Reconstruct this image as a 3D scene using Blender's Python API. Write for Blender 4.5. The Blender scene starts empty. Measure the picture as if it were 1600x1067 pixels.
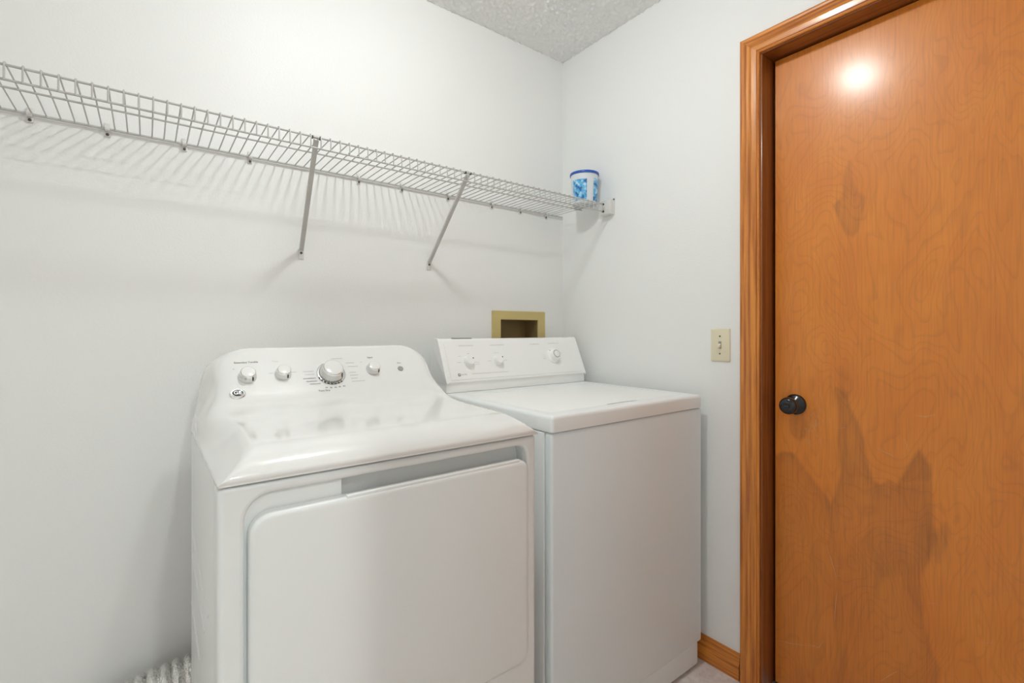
import bpy, bmesh, math, random
from mathutils import Vector, Matrix
random.seed(7)
S = bpy.context.scene
COL = S.collection

# ------------------------------------------------------------------ camera
YAW = math.radians(37.3)
cam_d = bpy.data.cameras.new('camera')
cam_d.sensor_width = 36.0
cam_d.lens = 750.0 / 1600.0 * 36.0
cam_d.shift_y = -17.5 / 1600.0
cam_d.clip_start = 0.02
cam = bpy.data.objects.new('camera', cam_d)
COL.objects.link(cam)
cam.location = (-1.577, -1.670, 1.166)
cam.rotation_euler = (math.pi / 2, 0, -YAW)
S.camera = cam

# ------------------------------------------------------------------ world, exposure, lamp strengths
w = bpy.data.worlds.new('world')
S.world = w
w.use_nodes = True
w.node_tree.nodes['Background'].inputs[0].default_value = (0.8, 0.8, 0.8, 1)
w.node_tree.nodes['Background'].inputs[1].default_value = 0.02
S.view_settings.view_transform = 'Standard'
S.view_settings.look = 'None'
S.view_settings.gamma = 1.0
S.view_settings.use_curve_mapping = False
S.view_settings.exposure = 0.0
S.cycles.diffuse_bounces = 9
LAMP_NEAR = 194.0      # dome lamp over the appliances
LAMP_FAR = 860.0       # dome lamp further back in the room
LAMP_COL = (0.952, 1.0, 0.985, 1)


# ------------------------------------------------------------------ materials
def nodes(m):
    return m.node_tree.nodes, m.node_tree.links


def N(m, t, **kw):
    n = m.node_tree.nodes.new(t)
    for k, v in kw.items():
        setattr(n, k, v)
    return n


def mat(name, col, rough=0.5, metal=0.0, spec=0.5, coat=0.0, var=0.03, vscale=6.0,
        bump=0.0, bscale=100.0, bdist=0.001, coat_rough=0.05):
    m = bpy.data.materials.new(name)
    m.use_nodes = True
    ns, ls = nodes(m)
    b = ns['Principled BSDF']
    tc = N(m, 'ShaderNodeTexCoord')
    nz = N(m, 'ShaderNodeTexNoise')
    nz.inputs['Scale'].default_value = vscale
    nz.inputs['Detail'].default_value = 4
    ls.new(tc.outputs['Object'], nz.inputs['Vector'])
    mx = N(m, 'ShaderNodeMix', data_type='RGBA')
    mx.inputs['A'].default_value = tuple(c * (1 - var) for c in col) + (1,)
    mx.inputs['B'].default_value = tuple(min(1, c * (1 + var)) for c in col) + (1,)
    ls.new(nz.outputs['Fac'], mx.inputs['Factor'])
    ls.new(mx.outputs['Result'], b.inputs['Base Color'])
    b.inputs['Roughness'].default_value = rough
    b.inputs['Metallic'].default_value = metal
    b.inputs['Specular IOR Level'].default_value = spec
    b.inputs['Coat Weight'].default_value = coat
    b.inputs['Coat Roughness'].default_value = coat_rough
    if bump > 0:
        n2 = N(m, 'ShaderNodeTexNoise')
        n2.inputs['Scale'].default_value = bscale
        n2.inputs['Detail'].default_value = 3
        ls.new(tc.outputs['Object'], n2.inputs['Vector'])
        bp = N(m, 'ShaderNodeBump')
        bp.inputs['Strength'].default_value = bump
        bp.inputs['Distance'].default_value = bdist
        ls.new(n2.outputs['Fac'], bp.inputs['Height'])
        ls.new(bp.outputs['Normal'], b.inputs['Normal'])
    return m


def srgb(r, g, b):
    f = lambda c: (c / 255 / 12.92) if c / 255 <= 0.04045 else ((c / 255 + 0.055) / 1.055) ** 2.4
    return (f(r), f(g), f(b))


M = {}
M['wall'] = mat('wall_paint', (0.835, 0.840, 0.830), rough=0.55, var=0.012, vscale=2.5, bump=0.35, bscale=160, bdist=0.0012)
M['enamel'] = mat('white_enamel', (0.86, 0.885, 0.885), rough=0.30, spec=0.35, coat=0.0, var=0.006, vscale=3)
M['plastic'] = mat('white_plastic', (0.86, 0.865, 0.855), rough=0.12, coat=0.6, var=0.006, vscale=3)
M['enamel_bounce_comp'] = mat('white_enamel_bounce_comp', (0.80, 0.865, 0.89), rough=0.36, spec=0.2, var=0.006, vscale=3)  # bluish tint in the colour offsets warm light bounced off the wooden door
M['plastic_matte'] = mat('white_plastic_matte', (0.91, 0.915, 0.905), rough=0.42, var=0.006)
M['wire'] = mat('white_vinyl_wire', (0.50, 0.495, 0.48), rough=0.4, var=0.02)
M['clip'] = mat('white_clip_plastic', (0.70, 0.69, 0.67), rough=0.4, var=0.02)
M['steel_white'] = mat('painted_steel', (0.55, 0.54, 0.52), rough=0.4, var=0.03, vscale=30)
M['chrome'] = mat('chrome', (0.86, 0.86, 0.85), rough=0.1, metal=1.0, var=0.01)
M['silver'] = mat('silver_plastic', (0.72, 0.715, 0.70), rough=0.22, metal=0.75, var=0.01)
M['black'] = mat('black_plastic', (0.012, 0.012, 0.013), rough=0.3, var=0.1)
M['ink'] = mat('dark_ink', (0.04, 0.04, 0.04), rough=0.6, var=0.1)
M['ink_grey'] = mat('grey_ink', (0.30, 0.30, 0.30), rough=0.6, var=0.1)
M['ink_pale'] = mat('pale_ink', (0.55, 0.55, 0.54), rough=0.6, var=0.05)
M['grey_button'] = mat('grey_button', (0.33, 0.33, 0.33), rough=0.4, var=0.05)
M['screw'] = mat('screw_steel', (0.09, 0.085, 0.08), rough=0.4, metal=0.5, var=0.2, vscale=200)
M['tan'] = mat('tan_plastic', srgb(200, 180, 120), rough=0.45, var=0.05, vscale=8)
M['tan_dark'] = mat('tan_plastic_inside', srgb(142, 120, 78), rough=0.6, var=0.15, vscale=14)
M['almond'] = mat('almond_plastic', srgb(226, 217, 190), rough=0.35, var=0.015)
M['black_metal'] = mat('black_knob_metal', (0.008, 0.008, 0.010), rough=0.22, coat=0.3, var=0.2)
M['blue'] = mat('blue_plastic', srgb(28, 84, 178), rough=0.3, var=0.05)
M['tub'] = mat('tub_plastic', (0.72, 0.76, 0.80), rough=0.35, var=0.02)
M['lamp_base'] = mat('lamp_base', (0.75, 0.74, 0.72), rough=0.4)
M['threshold'] = mat('threshold_metal', (0.5, 0.5, 0.5), rough=0.35, metal=0.8, var=0.1, vscale=40)


def mat_ceiling():
    m = mat('popcorn_ceiling', (0.86, 0.86, 0.85), rough=0.9, var=0.05, vscale=90)
    ns, ls = nodes(m)
    tc = N(m, 'ShaderNodeTexCoord')
    a = N(m, 'ShaderNodeTexNoise'); a.inputs['Scale'].default_value = 75; a.inputs['Detail'].default_value = 5
    v = N(m, 'ShaderNodeTexVoronoi'); v.inputs['Scale'].default_value = 130
    ad = N(m, 'ShaderNodeMath', operation='SUBTRACT')
    ls.new(tc.outputs['Object'], a.inputs['Vector']); ls.new(tc.outputs['Object'], v.inputs['Vector'])
    ls.new(a.outputs['Fac'], ad.inputs[0]); ls.new(v.outputs['Distance'], ad.inputs[1])
    bp = N(m, 'ShaderNodeBump'); bp.inputs['Strength'].default_value = 1.0; bp.inputs['Distance'].default_value = 0.008
    ls.new(ad.outputs[0], bp.inputs['Height'])
    ls.new(bp.outputs['Normal'], ns['Principled BSDF'].inputs['Normal'])
    return m


M['ceiling'] = mat_ceiling()
M['ceiling_flat'] = mat('popcorn_relief', (0.86, 0.86, 0.85), rough=0.9, var=0.03, vscale=90)


def mat_floor():
    m = mat('vinyl_floor', (0.6, 0.55, 0.53), rough=0.4)
    ns, ls = nodes(m)
    b = ns['Principled BSDF']
    tc = N(m, 'ShaderNodeTexCoord')
    a = N(m, 'ShaderNodeTexNoise'); a.inputs['Scale'].default_value = 22; a.inputs['Detail'].default_value = 8
    a.inputs['Roughness'].default_value = 0.7
    ls.new(tc.outputs['Object'], a.inputs['Vector'])
    r = N(m, 'ShaderNodeValToRGB')
    e = r.color_ramp.elements
    e[0].position = 0.3; e[0].color = srgb(196, 182, 180) + (1,)
    e[1].position = 0.7; e[1].color = srgb(238, 231, 227) + (1,)
    ls.new(a.outputs['Fac'], r.inputs['Fac'])
    ls.new(r.outputs['Color'], b.inputs['Base Color'])
    return m


M['floor'] = mat_floor()


def mat_wood(name, c_dark, c_light, rough, axis, coat=0.3, line=0.5):
    """straight-grained stained trim wood; axis = grain direction"""
    m = mat(name, c_light, rough=rough, coat=coat)
    ns, ls = nodes(m)
    b = ns['Principled BSDF']
    tc = N(m, 'ShaderNodeTexCoord')
    mp = N(m, 'ShaderNodeMapping')
    sc = [70, 70, 70]; sc['xyz'.index(axis)] = 2.0
    mp.inputs['Scale'].default_value = sc
    ls.new(tc.outputs['Object'], mp.inputs['Vector'])
    a = N(m, 'ShaderNodeTexNoise'); a.inputs['Scale'].default_value = 1.6; a.inputs['Detail'].default_value = 6
    a.inputs['Roughness'].default_value = 0.6
    ls.new(mp.outputs['Vector'], a.inputs['Vector'])
    r = N(m, 'ShaderNodeValToRGB')
    e = r.color_ramp.elements
    e[0].position = 0.5 - 0.3 * line; e[0].color = c_dark + (1,)
    e[1].position = 0.5 + 0.2 * line; e[1].color = c_light + (1,)
    ls.new(a.outputs['Fac'], r.inputs['Fac'])
    ls.new(r.outputs['Color'], b.inputs['Base Color'])
    b.inputs['Coat Roughness'].default_value = 0.15
    return m


WD, WL = srgb(166, 90, 26), srgb(222, 142, 58)
M['trim_z'] = mat_wood('trim_wood_upright', WD, WL, 0.35, 'z')
M['trim_y'] = mat_wood('trim_wood_level', WD, WL, 0.35, 'y')
M['trim_x'] = mat_wood('trim_wood_level_x', WD, WL, 0.35, 'x')
JD, JL = srgb(112, 58, 18), srgb(150, 86, 32)
M['jamb_z'] = mat_wood('jamb_wood_upright', JD, JL, 0.4, 'z')
M['jamb_y'] = mat_wood('jamb_wood_level', JD, JL, 0.4, 'y')


def mat_door():
    m = bpy.data.materials.new('birch_veneer')
    m.use_nodes = True
    ns, ls = nodes(m)
    b = ns['Principled BSDF']
    tc = N(m, 'ShaderNodeTexCoord')
    # contour-line figure of rotary-cut veneer
    mp = N(m, 'ShaderNodeMapping'); mp.inputs['Scale'].default_value = (1, 3.0, 1.35)
    mp.inputs['Location'].default_value = (0.3, 1.7, 0.4)
    ls.new(tc.outputs['Object'], mp.inputs['Vector'])
    n1 = N(m, 'ShaderNodeTexNoise'); n1.inputs['Scale'].default_value = 1.5; n1.inputs['Detail'].default_value = 2.5
    n1.inputs['Roughness'].default_value = 0.45; n1.inputs['Distortion'].default_value = 0.5
    ls.new(mp.outputs['Vector'], n1.inputs['Vector'])
    mu = N(m, 'ShaderNodeMath', operation='MULTIPLY'); mu.inputs[1].default_value = 30.0
    ls.new(n1.outputs['Fac'], mu.inputs[0])
    fr = N(m, 'ShaderNodeMath', operation='FRACT'); ls.new(mu.outputs[0], fr.inputs[0])
    ln = N(m, 'ShaderNodeValToRGB')
    e = ln.color_ramp.elements
    e[0].position = 0.0; e[0].color = (1, 1, 1, 1)
    e[1].position = 0.30; e[1].color = (0, 0, 0, 1)
    x = ln.color_ramp.elements.new(0.95); x.color = (0.15, 0.15, 0.15, 1)
    x = ln.color_ramp.elements.new(1.0); x.color = (1, 1, 1, 1)
    ls.new(fr.outputs[0], ln.inputs['Fac'])
    # fine upright fibre
    mf = N(m, 'ShaderNodeMapping'); mf.inputs['Scale'].default_value = (1, 160, 5)
    ls.new(tc.outputs['Object'], mf.inputs['Vector'])
    n2 = N(m, 'ShaderNodeTexNoise'); n2.inputs['Scale'].default_value = 1.5; n2.inputs['Detail'].default_value = 5
    ls.new(mf.outputs['Vector'], n2.inputs['Vector'])
    # broad colour drift
    n3 = N(m, 'ShaderNodeTexNoise'); n3.inputs['Scale'].default_value = 3.2; n3.inputs['Detail'].default_value = 3
    ls.new(mp.outputs['Vector'], n3.inputs['Vector'])
    base = N(m, 'ShaderNodeMix', data_type='RGBA')
    base.inputs['A'].default_value = srgb(212, 116, 26) + (1,)
    base.inputs['B'].default_value = srgb(238, 150, 50) + (1,)
    ls.new(n3.outputs['Fac'], base.inputs['Factor'])
    # lines
    lf = N(m, 'ShaderNodeMath', operation='MULTIPLY'); lf.inputs[1].default_value = 0.17
    ls.new(ln.outputs['Color'], lf.inputs[0])
    l1 = N(m, 'ShaderNodeMix', data_type='RGBA'); l1.inputs['B'].default_value = srgb(136, 72, 26) + (1,)
    ls.new(base.outputs['Result'], l1.inputs['A']); ls.new(lf.outputs[0], l1.inputs['Factor'])
    fm = N(m, 'ShaderNodeMapRange'); fm.inputs['From Min'].default_value = 0.45; fm.inputs['From Max'].default_value = 0.8
    fm.inputs['To Max'].default_value = 0.35
    ls.new(n2.outputs['Fac'], fm.inputs['Value'])
    l2 = N(m, 'ShaderNodeMix', data_type='RGBA'); l2.inputs['B'].default_value = srgb(150, 84, 34) + (1,)
    ls.new(l1.outputs['Result'], l2.inputs['A']); ls.new(fm.outputs['Result'], l2.inputs['Factor'])
    # heartwood figure, drawn as a shape on the veneer
    at = N(m, 'ShaderNodeAttribute'); at.attribute_name = 'heartwood'
    hs = N(m, 'ShaderNodeMath', operation='MULTIPLY')
    hv = N(m, 'ShaderNodeMapRange'); hv.inputs['From Min'].default_value = 0.38; hv.inputs['From Max'].default_value = 0.62
    hv.inputs['To Min'].default_value = 0.6; hv.inputs['To Max'].default_value = 1.15
    hb = N(m, 'ShaderNodeMath', operation='ADD'); hb2 = N(m, 'ShaderNodeMath', operation='MULTIPLY'); hb2.inputs[1].default_value = 0.5
    ls.new(n2.outputs['Fac'], hb.inputs[0]); ls.new(n3.outputs['Fac'], hb.inputs[1]); ls.new(hb.outputs[0], hb2.inputs[0])
    ls.new(hb2.outputs[0], hv.inputs['Value'])
    ls.new(at.outputs['Fac'], hs.inputs[0]); ls.new(hv.outputs['Result'], hs.inputs[1])
    l3 = N(m, 'ShaderNodeMix', data_type='RGBA'); l3.inputs['B'].default_value = srgb(98, 50, 22) + (1,)
    ls.new(l2.outputs['Result'], l3.inputs['A']); ls.new(hs.outputs[0], l3.inputs['Factor'])
    ls.new(l3.outputs['Result'], b.inputs['Base Color'])
    b.inputs['Roughness'].default_value = 0.46
    b.inputs['Specular IOR Level'].default_value = 0.5
    b.inputs['Coat Weight'].default_value = 0.55
    b.inputs['Coat Roughness'].default_value = 0.20
    bp = N(m, 'ShaderNodeBump'); bp.inputs['Strength'].default_value = 0.06; bp.inputs['Distance'].default_value = 0.001
    ls.new(n2.outputs['Fac'], bp.inputs['Height']); ls.new(bp.outputs['Normal'], b.inputs['Normal'])
    return m


M['door'] = mat_door()
M['scratch'] = mat('pale_scratch', srgb(214, 168, 116), rough=0.6, var=0.1)


def mat_foil():
    m = mat('aluminium_foil', (0.80, 0.79, 0.77), rough=0.25, metal=1.0, var=0.2, vscale=60, bump=0.9, bscale=130, bdist=0.006)
    return m


M['foil'] = mat_foil()


def mat_label(name, seed):
    m = mat(name, (0.3, 0.5, 0.8), rough=0.35)
    ns, ls = nodes(m)
    b = ns['Principled BSDF']
    tc = N(m, 'ShaderNodeTexCoord')
    mp = N(m, 'ShaderNodeMapping'); mp.inputs['Location'].default_value = (seed, seed * 2, 0)
    ls.new(tc.outputs['Object'], mp.inputs['Vector'])
    a = N(m, 'ShaderNodeTexNoise'); a.inputs['Scale'].default_value = 55; a.inputs['Detail'].default_value = 3
    ls.new(mp.outputs['Vector'], a.inputs['Vector'])
    r = N(m, 'ShaderNodeValToRGB'); r.color_ramp.interpolation = 'EASE'
    e = r.color_ramp.elements
    e[0].position = 0.36; e[0].color = srgb(40, 96, 168) + (1,)
    e[1].position = 0.68; e[1].color = srgb(198, 224, 240) + (1,)
    x = e.new(0.5); x.color = srgb(92, 178, 226) + (1,)
    ls.new(a.outputs['Fac'], r.inputs['Fac']); ls.new(r.outputs['Color'], b.inputs['Base Color'])
    return m


M['label_a'] = mat_label('printed_label_front', 0.4)
M['label_b'] = mat_label('printed_label_side', 2.1)


def mat_emit(name, strength):
    m = bpy.data.materials.new(name)
    m.use_nodes = True
    ns, ls = nodes(m)
    b = ns['Principled BSDF']
    b.inputs['Base Color'].default_value = (0.8, 0.8, 0.8, 1)
    b.inputs['Emission Color'].default_value = LAMP_COL
    b.inputs['Emission Strength'].default_value = strength
    return m


# ------------------------------------------------------------------ builders
def origin(parent):
    o = Vector((0, 0, 0))
    while parent is not None:
        o += parent.location
        parent = parent.parent
    return o


class MB:
    def __init__(self):
        self.v = []; self.f = []

    def add(self, vs, fs):
        k = len(self.v)
        self.v += [tuple(v) for v in vs]
        self.f += [tuple(i + k for i in f) for f in fs]
        return self

    def box(self, x0, x1, y0, y1, z0, z1):
        return self.add([(x0, y0, z0), (x1, y0, z0), (x1, y1, z0), (x0, y1, z0),
                         (x0, y0, z1), (x1, y0, z1), (x1, y1, z1), (x0, y1, z1)],
                        [(0, 3, 2, 1), (4, 5, 6, 7), (0, 1, 5, 4), (1, 2, 6, 5), (2, 3, 7, 6), (3, 0, 4, 7)])

    def rbox(self, x0, x1, y0, y1, z0, z1, r=0.004, seg=3):
        bm = bmesh.new()
        bmesh.ops.create_cube(bm, size=1.0)
        for v in bm.verts:
            v.co = Vector(((x0 + x1) / 2 + v.co.x * (x1 - x0), (y0 + y1) / 2 + v.co.y * (y1 - y0), (z0 + z1) / 2 + v.co.z * (z1 - z0)))
        bmesh.ops.bevel(bm, geom=bm.edges[:], offset=r, segments=seg, affect='EDGES', profile=0.5)
        return self.bm(bm)

    def bm(self, bm):
        bm.verts.index_update()
        vs = [v.co.copy() for v in bm.verts]
        fs = [[v.index for v in f.verts] for f in bm.faces]
        bm.free()
        return self.add(vs, fs)

    def loft(self, rings, closed=True, cap0=True, cap1=True):
        n = len(rings[0]); k = []
        for r in rings: k += list(r)
        fs = []
        for a in range(len(rings) - 1):
            for i in range(n if closed else n - 1):
                j = (i + 1) % n
                fs.append((a * n + i, a * n + j, (a + 1) * n + j, (a + 1) * n + i))
        if cap0: fs.append(tuple(reversed(range(n))))
        if cap1: fs.append(tuple(range((len(rings) - 1) * n, len(rings) * n)))
        return self.add(k, fs)

    def tube(self, path, r, n=8, caps=True):
        path = [Vector(p) for p in path]
        rings = []
        up = None
        for i, p in enumerate(path):
            d = (path[min(i + 1, len(path) - 1)] - path[max(i - 1, 0)]).normalized()
            if up is None:
                up = Vector((0, 0, 1)) if abs(d.z) < 0.9 else Vector((1, 0, 0))
            a = d.cross(up).normalized(); b = a.cross(d).normalized()
            up = b
            rr = r[i] if isinstance(r, (list, tuple)) else r
            rings.append([p + a * math.cos(2 * math.pi * k / n) * rr + b * math.sin(2 * math.pi * k / n) * rr for k in range(n)])
        return self.loft(rings, True, caps, caps)

    def lathe(self, prof, o, ax, n=32, cap0=True, cap1=True):
        """prof: list of (radius, height) along the unit axis ax from o"""
        ax = Vector(ax).normalized(); o = Vector(o)
        t = Vector((1, 0, 0)) if abs(ax.x) < 0.9 else Vector((0, 0, 1))
        a = ax.cross(t).normalized(); b = ax.cross(a).normalized()
        rings = [[o + ax * h + (a * math.cos(2 * math.pi * k / n) + b * math.sin(2 * math.pi * k / n)) * r for k in range(n)] for r, h in prof]
        return self.loft(rings, True, cap0, cap1)

    def build(self, name, m, parent=None, smooth=True, angle=35, mesh=None):
        me = bpy.data.meshes.new(name)
        o0 = origin(parent)
        me.from_pydata([(v[0] - o0.x, v[1] - o0.y, v[2] - o0.z) for v in self.v], [], self.f)
        me.update()
        b = bmesh.new(); b.from_mesh(me)
        bmesh.ops.recalc_face_normals(b, faces=b.faces[:])
        b.to_mesh(me); b.free()
        me.materials.append(m)
        if smooth:
            me.polygons.foreach_set('use_smooth', [True] * len(me.polygons))
            me.set_sharp_from_angle(angle=math.radians(angle))
        o = bpy.data.objects.new(name, me)
        COL.objects.link(o)
        o.parent = parent
        return o


def tag(o, label=None, cat=None, group=None, kind=None):
    if label: o['label'] = label
    if cat: o['category'] = cat
    if group: o['group'] = group
    if kind: o['kind'] = kind
    return o


def empty(name, loc, label, cat):
    o = bpy.data.objects.new(name, None)
    COL.objects.link(o)
    o.location = loc
    o.empty_display_size = 0.1
    return tag(o, label, cat)


def struct(o, label=None, cat=None):
    return tag(o, label, cat, kind='structure')


def rrect(x0, x1, z0, z1, r, n=8):
    """rounded rectangle outline in (x, z); r single or per corner (tr, tl, bl, br)"""
    rs = r if isinstance(r, (tuple, list)) else (r,) * 4
    cs = [(x1 - rs[0], z1 - rs[0], 0, rs[0]), (x0 + rs[1], z1 - rs[1], 90, rs[1]),
          (x0 + rs[2], z0 + rs[2], 180, rs[2]), (x1 - rs[3], z0 + rs[3], 270, rs[3])]
    p = []
    for cx, cz, a0, rr in cs:
        for k in range(n + 1):
            a = math.radians(a0 + 90 * k / n)
            p.append((cx + rr * math.cos(a), cz + rr * math.sin(a)))
    return p


def frame_with_hole(mb, outer, inner):
    """flat face between two outlines (lists of 3D points)"""
    bm = bmesh.new()
    es = []
    for loop in (outer, inner):
        vs = [bm.verts.new(p) for p in loop]
        es += [bm.edges.new((vs[i], vs[(i + 1) % len(vs)])) for i in range(len(vs))]
    bmesh.ops.triangle_fill(bm, use_beauty=True, use_dissolve=False, edges=es)
    return mb.bm(bm)


def text_part(name, body, size, mat_, parent, o, ex, ey, align='CENTER', offset=0.0):
    """flat printed lettering lying in the plane spanned by ex, ey at o (world)"""
    c = bpy.data.curves.new(name, 'FONT')
    c.body = body; c.size = size; c.align_x = align; c.align_y = 'CENTER'; c.resolution_u = 2
    c.offset = offset
    t = bpy.data.objects.new(name, c)
    COL.objects.link(t)
    dg = bpy.context.evaluated_depsgraph_get()
    me = bpy.data.meshes.new_from_object(t.evaluated_get(dg))
    bpy.data.objects.remove(t); bpy.data.curves.remove(c)
    o = Vector(o); ex = Vector(ex).normalized(); ey = Vector(ey).normalized()
    o0 = origin(parent)
    for v in me.vertices:
        v.co = o + ex * v.co.x + ey * v.co.y - o0
    me.materials.clear(); me.materials.append(mat_)
    me.name = name
    ob = bpy.data.objects.new(name, me)
    COL.objects.link(ob)
    ob.parent = parent
    return ob


# ================================================================== THE ROOM
CEIL = 2.44
XL, YF = -2.65, -3.7
# back wall with the hole for the washer outlet box
BX0, BX1, BZ0, BZ1 = -0.370, -0.162, 1.045, 1.212
mb = MB()
frame_with_hole(mb, [(XL, 0, 0), (0, 0, 0), (0, 0, CEIL), (XL, 0, CEIL)],
                [(BX0, 0, BZ0), (BX1, 0, BZ0), (BX1, 0, BZ1), (BX0, 0, BZ1)])
frame_with_hole(mb, [(XL, 0.12, 0), (0, 0.12, 0), (0, 0.12, CEIL), (XL, 0.12, CEIL)],
                [(BX0, 0.12, BZ0), (BX1, 0.12, BZ0), (BX1, 0.12, BZ1), (BX0, 0.12, BZ1)])
mb.box(BX0 - 0.01, BX1 + 0.01, 0.121, 0.13, BZ0 - 0.01, BZ1 + 0.01)
struct(mb.build('wall_back', M['wall'], smooth=False), 'white textured wall behind the washer and dryer', 'wall')
# right wall with door opening
DY0, DY1, DZ = -0.918, -1.757, 2.070
mb = MB()
mb.box(0, 0.12, DY0, 0.12, 0, CEIL)
mb.box(0, 0.12, YF, DY1, 0, CEIL)
mb.box(0, 0.12, DY1, DY0, DZ, CEIL)
struct(mb.build('wall_right', M['wall'], smooth=False), 'white textured wall with light switch beside the wooden door', 'wall')
struct(MB().box(XL - 0.1, XL, YF, 0.12, 0, CEIL).build('wall_left', M['wall'], smooth=False), 'white wall at the far left of the room', 'wall')
struct(MB().box(-1.255, -0.0005, -1.97, -1.87, 0, CEIL).build('wall_lamp_block', M['wall'], smooth=False), 'unseen white partition wall facing the washer, added to block the hall lamp', 'wall')  # out of view, added to keep the hall lamp off the right side
struct(MB().box(XL - 0.1, 0.12, YF - 0.1, YF, 0, CEIL).build('wall_front', M['wall'], smooth=False), 'plain white wall at the far end of the hall', 'wall')
struct(MB().box(XL - 0.1, 0.12, YF - 0.1, 0.12, CEIL, CEIL + 0.1).build('ceiling', M['ceiling'], smooth=False), 'white popcorn textured ceiling', 'ceiling')
struct(MB().box(XL - 0.1, 0.9, YF - 0.1, 0.12, -0.1, 0).build('floor', M['floor'], smooth=False), 'pale pinkish mottled vinyl floor', 'floor')

# popcorn texture as real relief where the ceiling comes into view
from mathutils import noise
st = 0.0045
nxp, nyp = int(1.25 / st), int(1.15 / st)
pv, pf = [], []
for j in range(nyp + 1):
    for i in range(nxp + 1):
        x, y = -i * st, -j * st
        h = noise.noise((x * 85, y * 85, 0.3)) + 0.6 * noise.noise((x * 190, y * 190, 4.1)) + 0.25
        edge = 0.0 if (i == nxp or j == nyp) else 1.0
        pv.append((x, y, CEIL - 0.0004 - 0.0075 * max(0.0, h) * edge))
for j in range(nyp):
    for i in range(nxp):
        q_ = j * (nxp + 1) + i
        pf.append((q_, q_ + 1, q_ + nxp + 2, q_ + nxp + 1))
pop = MB().add(pv, pf).build('popcorn_texture', M['ceiling_flat'], bpy.data.objects['ceiling'], angle=180)
pop['kind'] = 'stuff'

# baseboards
BP = [(0, 0), (0.013, 0), (0.013, 0.045), (0.0125, 0.052), (0.009, 0.056), (0.0095, 0.062), (0.0085, 0.070), (0.005, 0.078), (0.004, 0.087), (0, 0.087)]


def baseboard(name, a, b, inward, m, label):
    a = Vector(a); b = Vector(b); inw = Vector(inward)
    rings = [[p + inw * (t + 0.0003) + Vector((0, 0, z)) for t, z in BP] for p in (a, b)]
    struct(MB().loft(rings).build(name, m, angle=25), label, 'baseboard')


baseboard('baseboard_right', (0, -0.859, 0), (0, -0.02, 0), (-1, 0, 0), M['trim_y'], 'brown stained wooden baseboard between washer and door casing')
baseboard('baseboard_back', (XL + 0.02, 0, 0), (-0.015, 0, 0), (0, -1, 0), M['trim_x'], 'brown stained wooden baseboard behind the washer and dryer')

# door casing and jamb
CY0, CY1, CZ = -0.924, -1.751, 2.059      # inner edges of the casing
CW = 0.065
CP = [(w_ * 0.95, h_) for w_, h_ in [(0, 0), (0, 0.0095), (0.003, 0.0115), (0.0055, 0.0110), (0.0065, 0.0085), (0.0085, 0.0085), (0.0100, 0.0112), (0.018, 0.0122),
      (0.0260, 0.0130), (0.0280, 0.0118), (0.0300, 0.0128), (0.0345, 0.0160), (0.0390, 0.0172), (0.0420, 0.0160), (0.0435, 0.0145),
      (0.0460, 0.0158), (0.0500, 0.0178), (0.0570, 0.0182), (0.0620, 0.0165), (0.0650, 0.0120), (0.0650, 0)]]
trim = bpy.data.objects.new('trim_1', None)
COL.objects.link(trim)
trim.location = (0, -0.9, 0)
struct(trim, 'brown stained moulded wooden casing and jamb around the door', 'door casing')
MB().loft([[(-h, CY0 + wd, 0) for wd, h in CP], [(-h, CY0 + wd, CZ + wd) for wd, h in CP]]).build('casing_leg', M['trim_z'], trim, angle=22)
MB().loft([[(-h, CY1 - wd, 0) for wd, h in CP], [(-h, CY1 - wd, CZ + wd) for wd, h in CP]]).build('casing_leg', M['trim_z'], trim, angle=22)
MB().loft([[(-h, CY0 + wd, CZ + wd) for wd, h in CP], [(-h, CY1 - wd, CZ + wd) for wd, h in CP]]).build('casing_head', M['trim_y'], trim, angle=22)
JY0, JY1, JZ = -0.930, -1.745, 2.055
MB().rbox(-0.002, 0.125, JY0, DY0 - 0.0003, 0.0005, JZ, 0.0015, 2).build('jamb', M['jamb_z'], trim)
MB().rbox(-0.002, 0.125, DY1 + 0.0003, JY1, 0.0005, JZ, 0.0015, 2).build('jamb', M['jamb_z'], trim)
MB().rbox(-0.002, 0.125, DY1 + 0.0003, DY0 - 0.0003, JZ, DZ - 0.0003, 0.0015, 2).build('jamb_head', M['jamb_y'], trim)
mb = MB()
mb.box(0.1065, 0.125, JY0 - 0.014, JY0 - 0.0002, 0.001, JZ - 0.0002)
mb.box(0.1065, 0.125, JY1 + 0.0002, JY1 + 0.014, 0.001, JZ - 0.0002)
mb.box(0.1065, 0.125, JY1 + 0.014, JY0 - 0.014, JZ - 0.014, JZ - 0.0002)
mb.build('gap_shade_strip', M['black'], trim, smooth=False)  # door stop coloured black to paint in the shade of the gap
MB().rbox(0.062, 0.125, JY1 + 0.0005, JY0 - 0.0005, 0.0003, 0.007, 0.002, 2).build('threshold', M['threshold'], trim)

# ------------------------------------------------------------------ the door
F2 = 750.0


def door_pt(px, py, X=0.07):
    """photo pixel -> (y, z) on the door's plane (used to measure the veneer figure)"""
    fx, fy = math.sin(YAW), math.cos(YAW)
    rx, ry = math.cos(YAW), -math.sin(YAW)
    a = (px - 800) / F2
    dx, dy, dz = fx + rx * a, fy + ry * a, (516 - py) / F2
    t = (X + 1.577) / dx
    return (-1.670 + dy * t, 1.166 + dz * t)


def crop7(pts):
    return [door_pt(1200 + x / 2.285, 600 + y / 2.285) for x, y in pts]


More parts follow.
